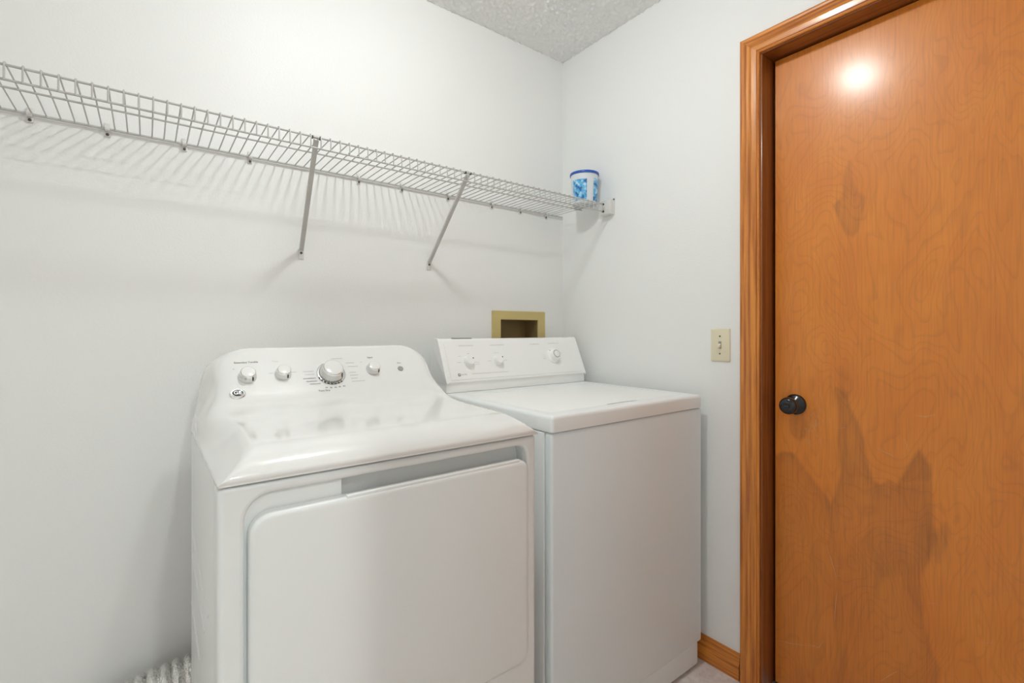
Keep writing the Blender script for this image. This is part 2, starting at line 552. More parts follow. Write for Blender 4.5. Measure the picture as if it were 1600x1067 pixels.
HEART = [  # outline, inside strength, rim strength, fade width
    ([door_pt(*p) for p in [(1328, 253), (1332, 275), (1340, 296), (1350, 308), (1346, 335), (1341, 362), (1333, 372), (1324, 368), (1314, 342), (1301, 321), (1312, 310), (1318, 285), (1322, 265)]], 0.30, 0.22, 0.008),
    (crop7([(15, 262), (55, 244), (85, 248), (150, 322), (205, 398), (226, 440), (246, 380), (258, 290), (250, 160), (245, 15), (280, 40), (300, 85), (325, 150), (352, 255), (375, 345), (400, 362), (432, 345), (462, 365),
            (488, 330), (510, 268), (540, 228), (560, 262), (578, 292), (571, 340), (588, 400), (593, 480), (590, 570), (568, 655), (545, 705), (552, 830), (582, 940), (605, 1010), (612, 1100), (15, 1100)]), 0.36, 0.26, 0.012),
    (crop7([(205, 400), (232, 480), (250, 640), (268, 720), (262, 900), (268, 1100), (240, 1100), (236, 760), (225, 600)]), 0.22, 0.0, 0.02),
    (crop7([(160, 520), (176, 700), (182, 900), (170, 1060), (150, 1060), (168, 860), (158, 700)]), 0.12, 0.0, 0.02),
    (crop7([(370, 380), (560, 360), (588, 480), (580, 600), (520, 680), (400, 700), (340, 560)]), 0.14, 0.0, 0.03),
    (crop7([(485, 335), (495, 290), (540, 228), (562, 262), (578, 292), (571, 340), (530, 345)]), 0.16, 0.0, 0.01),
    (crop7([(600, 640), (590, 600), (606, 550), (622, 492), (640, 492), (645, 520), (634, 580), (618, 645)]), 0.36, 0.0, 0.01),
    (crop7([(280, 600), (380, 500), (480, 560), (500, 640), (420, 690), (330, 900), (300, 1100), (262, 1100), (270, 700)]), 0.12, 0.0, 0.03),
    (crop7([(300, -10), (295, 30), (280, 60), (250, 10), (240, -60), (265, -70)]), 0.26, 0.0, 0.012),
]


def inside(poly, x, y):
    r = False; n = len(poly); j = n - 1
    for i in range(n):
        xi, yi = poly[i]; xj, yj = poly[j]
        if (yi > y) != (yj > y) and x < (xj - xi) * (y - yi) / (yj - yi) + xi: r = not r
        j = i
    return r


def pdist(poly, x, y):
    d = 9.0; n = len(poly)
    for i in range(n):
        x0, y0 = poly[i]; x1, y1 = poly[(i + 1) % n]
        ux, uy = x1 - x0, y1 - y0
        t = max(0, min(1, ((x - x0) * ux + (y - y0) * uy) / (ux * ux + uy * uy + 1e-12)))
        d = min(d, math.hypot(x - x0 - t * ux, y - y0 - t * uy))
    return d


def heart(y, z):
    s = 0.0
    wob = 0.003 * math.sin(z * 38 + y * 21) + 0.0012 * math.sin(z * 90 + 1.3)
    for poly, ins, rim, fade in HEART:
        ys = [p[0] for p in poly]; zs = [p[1] for p in poly]
        if y < min(ys) - .03 or y > max(ys) + .03 or z < min(zs) - .03 or z > max(zs) + .03: continue
        d = pdist(poly, y, z) * (1 if inside(poly, y, z) else -1) + wob
        e = max(0, min(1, d / 0.014 + 0.5)); e = e * e * (3 - 2 * e)
        s += 0.74 * e * (ins * (0.55 + 0.45 * math.exp(-max(0, d) / 0.05)) + rim * math.exp(-max(0, d) / fade))
    return min(s, 0.95)


door = bpy.data.objects.new('door_1', None)
COL.objects.link(door)
DXF, DXB = 0.070, 0.105
DYA, DYB, DZA, DZB = -0.9385, -1.7365, 0.012, 2.050
door.location = (DXF, DYA, 0)
struct(door, 'orange brown varnished flush wooden door with black knob', 'door')
ny, nzz = 150, 380
vs, fs, hw = [], [], []
for j in range(nzz + 1):
    for i in range(ny + 1):
        y = DYA + (DYB - DYA) * i / ny; z = DZA + (DZB - DZA) * j / nzz
        vs.append((DXF, y, z)); hw.append(heart(y, z))
for j in range(nzz):
    for i in range(ny):
        a = j * (ny + 1) + i
        fs.append((a, a + ny + 1, a + ny + 2, a + 1))
k = len(vs)
c0, c1, c2, c3 = 0, ny, nzz * (ny + 1) + ny, nzz * (ny + 1)
vs += [(DXB, DYA, DZA), (DXB, DYB, DZA), (DXB, DYB, DZB), (DXB, DYA, DZB)]
hw += [0.3] * 4
fs.append((k, k + 1, k + 2, k + 3))
fs.append(tuple(list(range(c0, c1 + 1)) + [k + 1, k]))
fs.append(tuple([j * (ny + 1) + ny for j in range(nzz + 1)] + [k + 2, k + 1]))
fs.append(tuple(list(range(c2, c3 - 1, -1)) + [k + 3, k + 2]))
fs.append(tuple([j * (ny + 1) for j in range(nzz, -1, -1)] + [k, k + 3]))
slab = MB().add(vs, fs).build('door_slab', M['door'], door, smooth=False)
at = slab.data.attributes.new('heartwood', 'FLOAT', 'POINT')
at.data.foreach_set('value', hw)

# scratches in the varnish
mb = MB()


def stroke(pts, wd=0.0006):
    q = [door_pt(*p) for p in pts]
    v, f = [], []
    for i, (y, z) in enumerate(q):
        a = q[max(0, i - 1)]; b = q[min(len(q) - 1, i + 1)]
        dy, dz = b[0] - a[0], b[1] - a[1]; L = math.hypot(dy, dz) or 1
        wv = wd * (0.35 if i in (0, len(q) - 1) else 1)
        ny_, nz_ = -dz / L * wv, dy / L * wv
        v += [(DXF - 0.00015, y + ny_, z + nz_), (DXF - 0.00015, y - ny_, z - nz_)]
    for i in range(len(q) - 1):
        f.append((2 * i, 2 * i + 1, 2 * i + 3, 2 * i + 2))
    mb.add(v, f)


for pts in [[(1292, 855), (1298, 872), (1303, 888), (1306, 900)], [(1308, 922), (1306, 940), (1304, 970)], [(1303, 884), (1313, 884)], [(1304, 901), (1313, 899)],
            [(1430, 649), (1445, 651), (1462, 648)], [(1413, 686), (1417, 695), (1416, 703)], [(1494, 764), (1503, 763)], [(1215, 1000), (1235, 1005), (1270, 1010)],
            [(1260, 1005), (1280, 1012), (1286, 1000)], [(1376, 1064), (1390, 1055), (1402, 1049)], [(1450, 942), (1464, 943)], [(1534, 1005), (1552, 1004)],
            [(1305, 670), (1322, 668)], [(1372, 700), (1385, 708), (1396, 712)]]:
    stroke(pts)
for i in range(70):
    x = random.gauss(1272, 9); y = random.gauss(645, 26); L = random.uniform(3, 13); s = random.uniform(-0.8, 0.3)
    stroke([(x, y), (x - s * L * 0.6, y + L * 0.5), (x - s * L, y + L)], 0.00035)
for i in range(60):
    x = random.uniform(1222, 1590); y = random.uniform(660, 1060); L = random.uniform(2, 9); a = random.uniform(0, 6.28)
    stroke([(x, y), (x + L * math.cos(a), y + L * math.sin(a))], 0.0003)
tag(mb.build('scratches', M['scratch'], door, smooth=False), 'pale fine scratches in the varnish', kind='stuff')

# knob
kx, ky, kz = DXF, -1.000, 0.930
knob = MB().lathe([(0.0325, 0.0), (0.0325, 0.004), (0.0315, 0.0065), (0.027, 0.010), (0.0185, 0.014), (0.0135, 0.018), (0.0125, 0.026), (0.0145, 0.031), (0.0215, 0.036), (0.0255, 0.042), (0.0268, 0.049), (0.0262, 0.055), (0.0240, 0.060), (0.0190, 0.0635), (0.0150, 0.0645)],
                  (kx, ky, kz), (-1, 0, 0), 40).build('door_knob', M['black_metal'], door, angle=60)
knob['label'] = 'round black door knob on rosette'
MB().lathe([(0.0125, 0.0640), (0.0125, 0.0655), (0.0115, 0.0662), (0.0095, 0.0655)], (kx, ky, kz), (-1, 0, 0), 28).build('lock_ring', M['black'], knob)
MB().rbox(kx - 0.0685, kx - 0.0648, ky - 0.0055, ky + 0.0055, kz - 0.0014, kz + 0.0014, 0.0006, 2).build('turn_button', M['screw'], knob)

# ------------------------------------------------------------------ ceiling lamps (they light the room)
def ceiling_lamp(x, y, r, strength, label, globe=False):
    t = empty('ceiling_lamp', (x, y, CEIL), label, 'ceiling light')
    MB().lathe([(r + 0.010, -0.0005), (r + 0.010, -0.030), (r + 0.008, -0.034), (r + 0.001, -0.034), (r + 0.001, -0.026)], (x, y, CEIL), (0, 0, 1), 40).build('rim', M['lamp_base'], t)
    if globe:
        prof = [(r * math.cos(a) + 0.0005, -0.030 - 0.060 * math.sin(a)) for a in [math.pi / 2 * k / 8 for k in range(9)]]
    else:
        prof = [(r * math.cos(a) + 0.0005, -0.030 - 0.020 * math.sin(a)) for a in [math.pi / 2 * k / 6 for k in range(7)]]
    MB().lathe(prof, (x, y, CEIL), (0, 0, 1), 28).build('diffuser', mat_emit('glowing_diffuser', strength), t)
    return t


ceiling_lamp(-1.02, -0.84, 0.062, LAMP_NEAR, 'small white glass dome ceiling light above the washer and dryer', True)
ceiling_lamp(-1.27, -2.95, 0.050, LAMP_FAR, 'small round white flush ceiling light in the hall beyond the partition wall')

# ================================================================== THE DRYER
DX0, DX1 = -1.484, -0.796
DFY, DBY = -0.745, -0.170
DC = (DX0 + DX1) / 2; DH = (DX1 - DX0) / 2
dryer = empty('dryer', (DC, -0.46, 0), 'white front loading dryer with sloped console and chrome knobs', 'dryer')
MB().rbox(DX0, DX1, -0.700, DBY, 0.012, 0.904, 0.006).build('cabinet', M['enamel'], dryer)
for (ya, za, yb, zb) in [(-0.20, 0.664, -0.598, 0.623), (-0.20, 0.606, -0.535, 0.563), (-0.20, 0.470, -0.420, 0.447)]:
    MB().tube([(DX0 + 0.0012, ya, za), (DX0 + 0.0012, yb, zb)], 0.0035, 8).build('embossed_rib', M['enamel'], dryer)
# front panel with door recess
RX0, RX1, RZ0, RZ1 = -1.444, -0.825, 0.346, 0.882
RR = (0.030, 0.045, 0.032, 0.032)
NC = 10


def off(o):
    return rrect(RX0 + o, RX1 - o, RZ0 + o, RZ1 - o, tuple(max(0.004, q - o) for q in RR), NC)


mb = MB()
outer = lambda o, y: [(x, y, z) for x, z in rrect(DX0 + o, DX1 - o, 0.014 + o, 0.904 - o, max(0.002, 0.011 - o), 5)]
mb.loft([outer(0, -0.698), outer(0, DFY + 0.010), outer(0.0013, DFY + 0.005), outer(0.005, DFY + 0.0012), outer(0.010, DFY)], True, False, False)
frame_with_hole(mb, outer(0.010, DFY), [(x, DFY, z) for x, z in off(-0.008)])
fil = [(-0.008, 0), (-0.004, 0.0008), (-0.0015, 0.003), (0, 0.006), (0.0005, 0.016)]
mb.loft([[(x, DFY + d, z) for x, z in off(o)] for o, d in fil], True, False, False)
mb.build('front_panel', M['enamel'], dryer, angle=50)
# recess floor: shallow at the left, a deep finger grip at the right
GX = -1.276
GZ0, GZ1 = 0.80, 0.874
mb = MB()
hole = [(x, DFY + 0.016, z) for x, z in rrect(GX, RX1 - 0.0015, GZ0, RZ1 - 0.0015, (0.0275, 0.004, 0.004, 0.004), 6)]
frame_with_hole(mb, [(x, DFY + 0.016, z) for x, z in off(0.0005)], hole)
mb.loft([hole, [(x, DFY + 0.040, z) for x, y, z in hole]], True, False, True)
mb.build('door_recess', M['enamel'], dryer, angle=40)
# door
EX0, EX1, EZ0, EZ1 = -1.438, -0.8275, 0.352, 0.849
dr = lambda o: rrect(EX0 + o, EX1 - o, EZ0 + o, EZ1 - o, tuple(max(0.003, q - o) for q in (0.026, 0.036, 0.028, 0.028)), NC)
prof = [(0.0, DFY + 0.013), (0.0, DFY - 0.002), (0.0012, DFY - 0.006), (0.0035, DFY - 0.0085), (0.007, DFY - 0.010), (0.012, DFY - 0.0105)]
ddoor = MB().loft([[(x, y, z) for x, z in dr(o)] for o, y in prof], True, True, True).build('door', M['enamel'], dryer, angle=50)
MB().rbox(GX + 0.002, EX1 - 0.026, DFY - 0.0085, DFY + 0.006, EZ1 - 0.0085, EZ1 + 0.0035, 0.0035, 3).build('pull_lip', M['enamel'], ddoor)

# moulded top and console in one piece
TP = [(-0.7505, 0.9085), (-0.7525, 0.914), (-0.7505, 0.921), (-0.742, 0.932), (-0.728, 0.9425), (-0.712, 0.950), (-0.697, 0.9548), (-0.680, 0.9570),
      (-0.64, 0.9585), (-0.58, 0.960), (-0.50, 0.9625), (-0.43, 0.9650), (-0.395, 0.9675), (-0.370, 0.9715), (-0.350, 0.9780), (-0.335, 0.9865), (-0.322, 0.9985)]
fy0, fz0, fy1, fz1 = -0.322, 0.9985, -0.222, 1.1085
TP += [(fy0 + (fy1 - fy0) * k / 8, fz0 + (fz1 - fz0) * k / 8) for k in range(1, 9)]
TP += [(-0.2165, 1.1135), (-0.2100, 1.1165), (-0.2000, 1.1180), (-0.186, 1.1165), (-0.176, 1.111), (-0.1705, 1.102), (-0.1695, 1.08), (-0.1695, 1.0), (-0.1695, 0.9085)]


def dens(P, step):
    o = [P[0]]
    for a, b in zip(P, P[1:]):
        n = max(1, int(math.hypot(b[0] - a[0], b[1] - a[1]) / step + 0.5))
        o += [(a[0] + (b[0] - a[0]) * k / n, a[1] + (b[1] - a[1]) * k / n) for k in range(1, n + 1)]
    return o


def smooth_curve(P, n):
    Q = [P[0]] + P + [P[-1]]; o = []
    for i in range(1, len(Q) - 2):
        for k in range(n):
            t = k / n
            o.append(tuple(0.5 * (2 * Q[i][c] + (Q[i + 1][c] - Q[i - 1][c]) * t + (2 * Q[i - 1][c] - 5 * Q[i][c] + 4 * Q[i + 1][c] - Q[i + 2][c]) * t * t
                                  + (3 * Q[i][c] - Q[i - 1][c] - 3 * Q[i + 1][c] + Q[i + 2][c]) * t ** 3) for c in (0, 1)))
    return o + [P[-1]]


def lerp_tab(T, x):
    if x <= T[0][0]: return T[0][1]
    for (a, p), (b, q) in zip(T, T[1:]):
        if x <= b: return p + (q - p) * (x - a) / (b - a)
    return T[-1][1]


def sst(a, b, x):
    t = max(0, min(1, (x - a) / (b - a)))
    return t * t * (3 - 2 * t)


ZB = 0.9085
IB = [(ZB, 0.0), (0.93, 0.0025), (0.96, 0.005), (0.99, 0.0085), (1.02, 0.013), (1.045, 0.0185), (1.065, 0.026), (1.085, 0.037), (1.10, 0.050), (1.112, 0.068), (1.125, 0.095)]
IB = smooth_curve(IB, 6)


def inset(y, z):
    """how far the side of the moulding stands in from the cabinet side"""
    t = sst(-0.54, -0.25, y)
    front = 0.0565 * (z - ZB) / 0.049
    e = 0.034 * sst(-0.42, -0.28, y) * (1 - sst(-0.31, -0.165, y)) * sst(0.94, 1.04, z)
    return (1 - t) * front + t * (lerp_tab(IB, z) + 0.005 * sst(0.93, 0.97, z)) + e


def row(y, zc):
    """half cross-section from the base edge up over the shoulder to the centre: (inset, z)"""
    t = sst(-0.54, -0.25, y)
    r = min(0.010 + 0.024 * t, 0.6 * (zc - ZB))
    o = [(inset(y, ZB + (zc - r - ZB) * k / 14), ZB + (zc - r - ZB) * k / 14) for k in range(15)]
    a_ = o[-1]; c_ = (inset(y, zc), zc); b_ = (c_[0] + r * 1.2, zc)
    for k in range(1, 11):
        q = k / 10
        o.append(((1 - q) ** 2 * a_[0] + 2 * q * (1 - q) * c_[0] + q * q * b_[0], (1 - q) ** 2 * a_[1] + 2 * q * (1 - q) * c_[1] + q * q * b_[1]))
    o += [(b_[0] + (DH - b_[0]) * k / 8, zc) for k in range(1, 9)]
    return o


P = dens(smooth_curve(TP, 4), 0.005)
vs, fs = [], []
for (y, z) in P:
    h = [(0.0, 0.9055)] + row(y, max(z, ZB + 0.0004))
    vs += [(DC - DH + i, y, zz) for i, zz in h] + [(DC + DH - i, y, zz) for i, zz in reversed(h[:-1])]
nx = len(vs) // len(P)
for a in range(len(P) - 1):
    for b in range(nx - 1):
        fs.append((a * nx + b, a * nx + b + 1, (a + 1) * nx + b + 1, (a + 1) * nx + b))
fs.append(tuple(range(nx)))
fs.append(tuple((len(P) - 1) * nx + b for b in range(nx)))
top = MB().add(vs, fs).build('top_console', M['plastic'], dryer, angle=60)
# controls lie in the plane of the console face
FU = Vector((0, fy1 - fy0, fz1 - fz0)).normalized()      # up the face
FX = Vector((1, 0, 0))
FN = FX.cross(FU)                                          # out of the face


def on_face(x, z, h=0.0):
    t = (z - fz0) / (fz1 - fz0)
    return Vector((x, fy0 + (fy1 - fy0) * t, z)) + FN * h


def dial_knob(x, z, r, h, name, ptr):
    o = on_face(x, z, 0.0003)
    kb = MB().lathe([(r, 0), (r, h * 0.12), (r * 0.965, h * 0.25), (r * 0.90, h * 0.55), (r * 0.86, h * 0.70), (r * 0.84, h * 0.78)], o, FN, 40).build(name, M['silver'], dryer, angle=40)
    MB().lathe([(r * 0.84, h * 0.78), (r * 0.83, h * 0.90), (r * 0.79, h * 0.955), (r * 0.745, h * 0.965)], o, FN, 40).build('chrome_ring', M['chrome'], kb, angle=50)
    MB().lathe([(r * 0.75, h * 0.90), (r * 0.745, h * 0.985), (r * 0.60, h * 1.02), (r * 0.3, h * 1.035), (0.0005, h * 1.04)], o, FN, 40, True, True).build('cap', M['plastic'], kb, angle=60)
    d = (FX * math.sin(ptr) + FU * math.cos(ptr))
    s = d.cross(FN)
    a = o + d * r * 0.845 + FN * h * 0.80; b = o + d * r * 0.955 + FN * h * 0.30
    e = FN * 0.0006 + d * 0.0009
    q = 0.0016
    MB().loft([[a + s * q, a - s * q, a - s * q + e, a + s * q + e], [b + s * q, b - s * q, b - s * q + e, b + s * q + e]]).build('pointer', M['ink'], kb)
    return kb


dial_knob(-1.371, 1.046, 0.0215, 0.022, 'control_knob', 2.6)
dial_knob(-1.286, 1.048, 0.0205, 0.022, 'control_knob', 2.7)
dial_knob(-1.038, 1.049, 0.0205, 0.021, 'control_knob', 2.5)
big = dial_knob(-1.161, 1.044, 0.0330, 0.029, 'cycle_dial', 2.3)
# ring printed around the dial with its dark time blocks
o = on_face(-1.161, 1.044, 0.0002)
mb = MB()
mb.lathe([(0.0390, 0.0), (0.0390, 0.0012), (0.0383, 0.0016), (0.0345, 0.0016)], o, FN, 56, False, False)
mb.build('dial_bezel', M['silver'], dryer)
for kq in range(8):
    a0 = math.radians(-168 + kq * 14.5 + 6); a1 = a0 + math.radians(10)
    pts = lambda rr, hh: [o + (FX * math.cos(a0 + (a1 - a0) * t / 3) + FU * math.sin(a0 + (a1 - a0) * t / 3)) * rr + FN * hh for t in range(4)]
    MB().add(pts(0.0397, 0.0017) + pts(0.0362, 0.0022), [(0, 1, 5, 4), (1, 2, 6, 5), (2, 3, 7, 6)]).build('time_block', M['ink'], dryer, smooth=False)
# start button
o = on_face(-0.951, 1.047, 0.0003)
MB().lathe([(0.0085, 0), (0.0085, 0.002), (0.0075, 0.0028), (0.006, 0.0030), (0.0002, 0.0026)], o, FN, 28).build('start_button', M['grey_button'], dryer)
# lettering
T = lambda s, x, z, sz, m=M['ink_grey'], al='CENTER', of=0.0: text_part('lettering', s, sz, m, dryer, on_face(x, z, 0.0006), FX, FU, al, of)
T('Extended Tumble', -1.369, 1.0815, 0.0078, M['ink'])
T('off', -1.400, 1.066, 0.0042)
T('Temp', -1.300, 1.0815, 0.0070, M['ink_pale'])
T('Signal', -1.036, 1.083, 0.0076, M['ink'])
T('off', -1.067, 1.071, 0.0042)
T('Start', -0.949, 1.064, 0.0064, M['ink'])
T('Time Dry', -1.191, 1.0015, 0.0078, M['ink'])


# rows of fine print too small to read: short inked dashes
def fine_print(rows, m):
    for x0, x1, z, hgt in rows:
        mb = MB(); x = x0
        while x < x1:
            L = random.uniform(0.0012, 0.0032)
            a = on_face(x, z - hgt / 2, 0.0006); b = on_face(min(x + L, x1), z - hgt / 2, 0.0006)
            c = on_face(min(x + L, x1), z + hgt / 2, 0.0006); d = on_face(x, z + hgt / 2, 0.0006)
            mb.add([a, b, c, d], [(0, 1, 2, 3)])
            x += L + random.uniform(0.0005, 0.0011)
        mb.build('fine_print', m, dryer, smooth=False)


fine_print([(-1.238, -1.205, 1.034, 0.0022), (-1.231, -1.203, 1.0265, 0.0022), (-1.224, -1.196, 1.0195, 0.0022)], M['ink_grey'])
fine_print([(-1.113, -1.088, 1.070, 0.0018), (-1.110, -1.080, 1.060, 0.0018), (-1.110, -1.090, 1.044, 0.0018), (-1.110, -1.086, 1.036, 0.0020), (-1.110, -1.090, 1.028, 0.0020), (-1.110, -1.072, 1.020, 0.0018),
            (-1.150, -1.118, 1.083, 0.0018), (-1.235, -1.208, 1.052, 0.0016), (-1.232, -1.207, 1.044, 0.0016), (-1.320, -1.308, 1.052, 0.0016), (-1.266, -1.252, 1.052, 0.0016)], M['ink_pale'])
fine_print([(-1.186 + 0.012 * q, -1.180 + 0.012 * q, 1.0085 - 0.0012 * (1 - abs(q - 1.5) / 1.5), 0.003) for q in range(5)], M['ink_grey'])
# oval maker's badge
o = on_face(-1.397, 1.008, 0.0003)
bn = 40


def oval(rx, ru, h):
    return [o + FX * rx * math.cos(2 * math.pi * k / bn) + FU * ru * math.sin(2 * math.pi * k / bn) + FN * h for k in range(bn)]


badge = MB().loft([oval(0.0175, 0.0150, 0), oval(0.0175, 0.0150, 0.0016), oval(0.0160, 0.0135, 0.0026), oval(0.0125, 0.0105, 0.0024)]).build('badge', M['chrome'], dryer, angle=30)
badge['label'] = 'oval chrome badge with dark monogram'
ctr = FU * 0.0018
MB().loft([[p + ctr for p in oval(0.0118, 0.0098, 0.0024)], [p + ctr for p in oval(0.0112, 0.0092, 0.0030)]]).build('emblem_disc', M['ink'], badge)
text_part('emblem_letters', 'GE', 0.0150, M['silver'], badge, o + ctr + FN * 0.0033, FX, FU, 'CENTER', 0.0003)
for kq in range(4):
    c = o + ctr + FN * 0.0032 + (FX * math.cos(math.pi / 4 + kq * math.pi / 2) * 0.0088 + FU * math.sin(math.pi / 4 + kq * math.pi / 2) * 0.0072)
    s_ = 1 if kq % 2 else -1
    MB().tube([c + (FX * math.cos(a) + FU * math.sin(a)) * 0.0016 for a in [s_ * (kq * 1.57 + t * 0.5) for t in range(8)]], 0.0003, 5).build('emblem_swirl', M['silver'], badge)
for sx in (-1, 1):
    for y in (-0.66, -0.22):
        MB().lathe([(0.018, 0.0), (0.018, 0.008), (0.010, 0.012), (0.008, 0.02)], (DC + sx * 0.30, y, 0.0), (0, 0, 1), 16).build('foot', M['black'], dryer)

# ================================================================== THE WASHER
WX0, WX1 = -0.742, -0.043
WFY, WBY = -0.743, -0.062
washer = empty('washer', ((WX0 + WX1) / 2, -0.4, 0), 'white top loading washer beside the wooden door', 'washer')
MB().rbox(WX0, WX1, -0.7125, WBY, 0.020, 0.8965, 0.003).build('cabinet', M['enamel'], washer)
MB().rbox(WX0, WX1 + 0.001, WFY, -0.7135, 0.090, 0.8965, 0.0085, 4).build('front_panel', M['enamel_bounce_comp'], washer)
MB().rbox(WX0 + 0.008, WX1 - 0.012, WFY + 0.006, -0.7135, 0.010, 0.0888, 0.006, 3).build('kick_panel', M['enamel_bounce_comp'], washer)
# top deck with a shallow well for the lid
LZ = 0.943
LX0, LX1, LY0, LY1 = -0.702, -0.092, -0.694, -0.262
r4 = lambda x0, x1, y0, y1, z, r, n=6: [(x, y, z) for x, y in rrect(x0, x1, y0, y1, r, n)]
mb = MB()
mb.loft([r4(WX0, WX1, WFY - 0.002, WBY, 0.8995, 0.010), r4(WX0, WX1, WFY - 0.002, WBY, LZ - 0.011, 0.010), r4(WX0 + 0.001, WX1 - 0.001, WFY - 0.001, WBY - 0.001, LZ - 0.007, 0.010),
         r4(WX0 + 0.0035, WX1 - 0.0035, WFY + 0.0015, WBY - 0.0035, LZ - 0.003, 0.008), r4(WX0 + 0.007, WX1 - 0.007, WFY + 0.005, WBY - 0.007, LZ - 0.0008, 0.006), r4(WX0 + 0.011, WX1 - 0.011, WFY + 0.009, WBY - 0.011, LZ, 0.005)],
        True, True, False)
wi = r4(LX0 - 0.004, LX1 + 0.004, LY0 - 0.004, LY1 + 0.004, LZ, 0.008)
frame_with_hole(mb, r4(WX0 + 0.011, WX1 - 0.011, WFY + 0.009, WBY - 0.011, LZ, 0.005), wi)
mb.loft([wi, r4(LX0 - 0.002, LX1 + 0.002, LY0 - 0.002, LY1 + 0.002, LZ - 0.003, 0.008), r4(LX0 - 0.002, LX1 + 0.002, LY0 - 0.002, LY1 + 0.002, LZ - 0.012, 0.008)], True, False, True)
mb.build('top_deck', M['enamel'], washer, angle=40)
# lid, with the finger notch cut in its front edge
ol = [(LX1, LY0 + 0.006), (LX1, LY1), (LX0, LY1), (LX0, LY0 + 0.006), (LX0 + 0.006, LY0), (-0.470, LY0), (-0.440, LY0 + 0.011), (-0.342, LY0 + 0.014), (-0.328, LY0), (LX1 - 0.006, LY0)]
bm = bmesh.new()
bv = [bm.verts.new((x, y, LZ - 0.0105)) for x, y in ol]
tv = [bm.verts.new((x, y, LZ - 0.0003)) for x, y in ol]
bm.faces.new(tv); bm.faces.new(list(reversed(bv)))
for i in range(len(ol)):
    j = (i + 1) % len(ol)
    bm.faces.new((bv[i], bv[j], tv[j], tv[i]))
te = [e for e in bm.edges if all(v in tv for v in e.verts)]
bmesh.ops.bevel(bm, geom=te, offset=0.003, segments=3, affect='EDGES', profile=0.5)
MB().bm(bm).build('lid', M['plastic_matte'], washer, angle=40)
# console
CZ0 = LZ + 0.0005
MB().rbox(WX0 + 0.001, WX1 - 0.009, -0.192, -0.085, CZ0, 0.984, 0.003).build('console_base', M['plastic_matte'], washer)
py0, pz0, py1, pz1 = -0.198, 0.985, -0.136, 1.124
hp = [(-0.196, 0.9795), (py0, 0.982), (py0 + 0.001, pz0), (py1, pz1), (-0.133, 1.130), (-0.128, 1.1335), (-0.105, 1.1345), (-0.090, 1.131), (-0.082, 1.120), (-0.080, 0.960), (-0.086, 0.9795)]
hp = hp[:-2] + [(-0.080, 0.9795)]
MB().loft([[(x, y, z) for y, z in hp] for x in (WX0 + 0.006, WX1 - 0.014)]).build('console_housing', M['plastic_matte'], washer, angle=30)
cy, cz = sum(p[0] for p in hp) / len(hp), sum(p[1] for p in hp) / len(hp)
for xa, xb in ((WX0 - 0.001, WX0 + 0.009), (WX1 - 0.018, WX1 - 0.008)):
    big_ = [(cy + (y - cy) * 1.045, cz + (z - cz) * 1.035) for y, z in hp]
    sml_ = [(cy + (y - cy) * 1.015, cz + (z - cz) * 1.012) for y, z in hp]
    MB().loft([[(xa, y, z) for y, z in sml_], [(xa + 0.0015, y, z) for y, z in big_], [(xb - 0.0015, y, z) for y, z in big_], [(xb, y, z) for y, z in sml_]]).build('end_cap', M['plastic_matte'], washer, angle=30)
WU = Vector((0, py1 - py0, pz1 - pz0)).normalized()
WN = FX.cross(WU)


def on_panel(x, z, h=0.0):
    t = (z - pz0) / (pz1 - pz0)
    return Vector((x, py0 + (py1 - py0) * t, z)) + WN * h


def quad_slab(xa, xb, za, zb, h0, h1):
    r = [[on_panel(x, z, h) for x, z in ((xa, za), (xb, za), (xb, zb), (xa, zb))] for h in (h0, h1)]
    return MB().loft(r)


quad_slab(WX0 + 0.020, WX1 - 0.026, 0.990, 1.117, -0.001, 0.0012).build('control_panel', M['plastic_matte'], washer)
MB().rbox(WX0 + 0.07, WX0 + 0.15, -0.125, -0.105, 1.1335, 1.1375, 0.0015, 2).build('top_vent', M['ink_grey'], washer)
PH = 0.0013


def small_knob(x, z, r=0.019, h=0.021):
    o = on_panel(x, z, PH)
    kb = MB().lathe([(r, 0), (r, h * 0.2), (r * 0.93, h * 0.85), (r * 0.86, h * 0.97), (r * 0.6, h), (0.0005, h)], o, WN, 36).build('control_knob', M['plastic_matte'], washer, angle=50)
    d = (FX * 0.9 + WU * 0.42).normalized()
    MB().lathe([(0.0024, 0.0), (0.0024, 0.0008)], o + d * r * 0.68 + WN * (h - 0.0002), WN, 12).build('pointer_dot', M['ink'], kb)


def panel_hit(px, py):
    fx, fy = math.sin(YAW), math.cos(YAW); rx, ry = math.cos(YAW), -math.sin(YAW)
    a = (px - 800) / F2
    d = Vector((fx + rx * a, fy + ry * a, (516 - py) / F2)); c = Vector((-1.577, -1.670, 1.166))
    p0 = Vector((0, py0, pz0))
    p = c + d * ((p0 - c).dot(WN) / d.dot(WN))
    return p.x, p.z


K1 = panel_hit(731, 565); K2 = panel_hit(777, 563); K3 = panel_hit(864, 556); LG = panel_hit(717.5, 586)
small_knob(*K1); small_knob(*K2)
o = on_panel(K3[0], K3[1], PH)
tk = MB().lathe([(0.034, 0), (0.034, 0.003), (0.032, 0.006), (0.026, 0.0075), (0.0235, 0.010), (0.0225, 0.022), (0.021, 0.0245), (0.0165, 0.025)], o, WN, 44).build('timer_dial', M['plastic_matte'], washer, angle=40)
MB().lathe([(0.0165, 0.0252), (0.0165, 0.0262), (0.0150, 0.0262), (0.0145, 0.0252)], o, WN, 36).build('dial_ring', M['ink_grey'], tk)
MB().lathe([(0.0145, 0.024), (0.0142, 0.0268), (0.011, 0.0276), (0.0004, 0.0278)], o, WN, 36).build('dial_centre', M['plastic_matte'], tk)
d_ = (FX * -0.6 + WU * 0.8)
MB().tube([o + d_ * 0.024 + WN * 0.0082, o + d_ * 0.0315 + WN * 0.0068], 0.0009, 6).build('pointer', M['ink_grey'], tk)
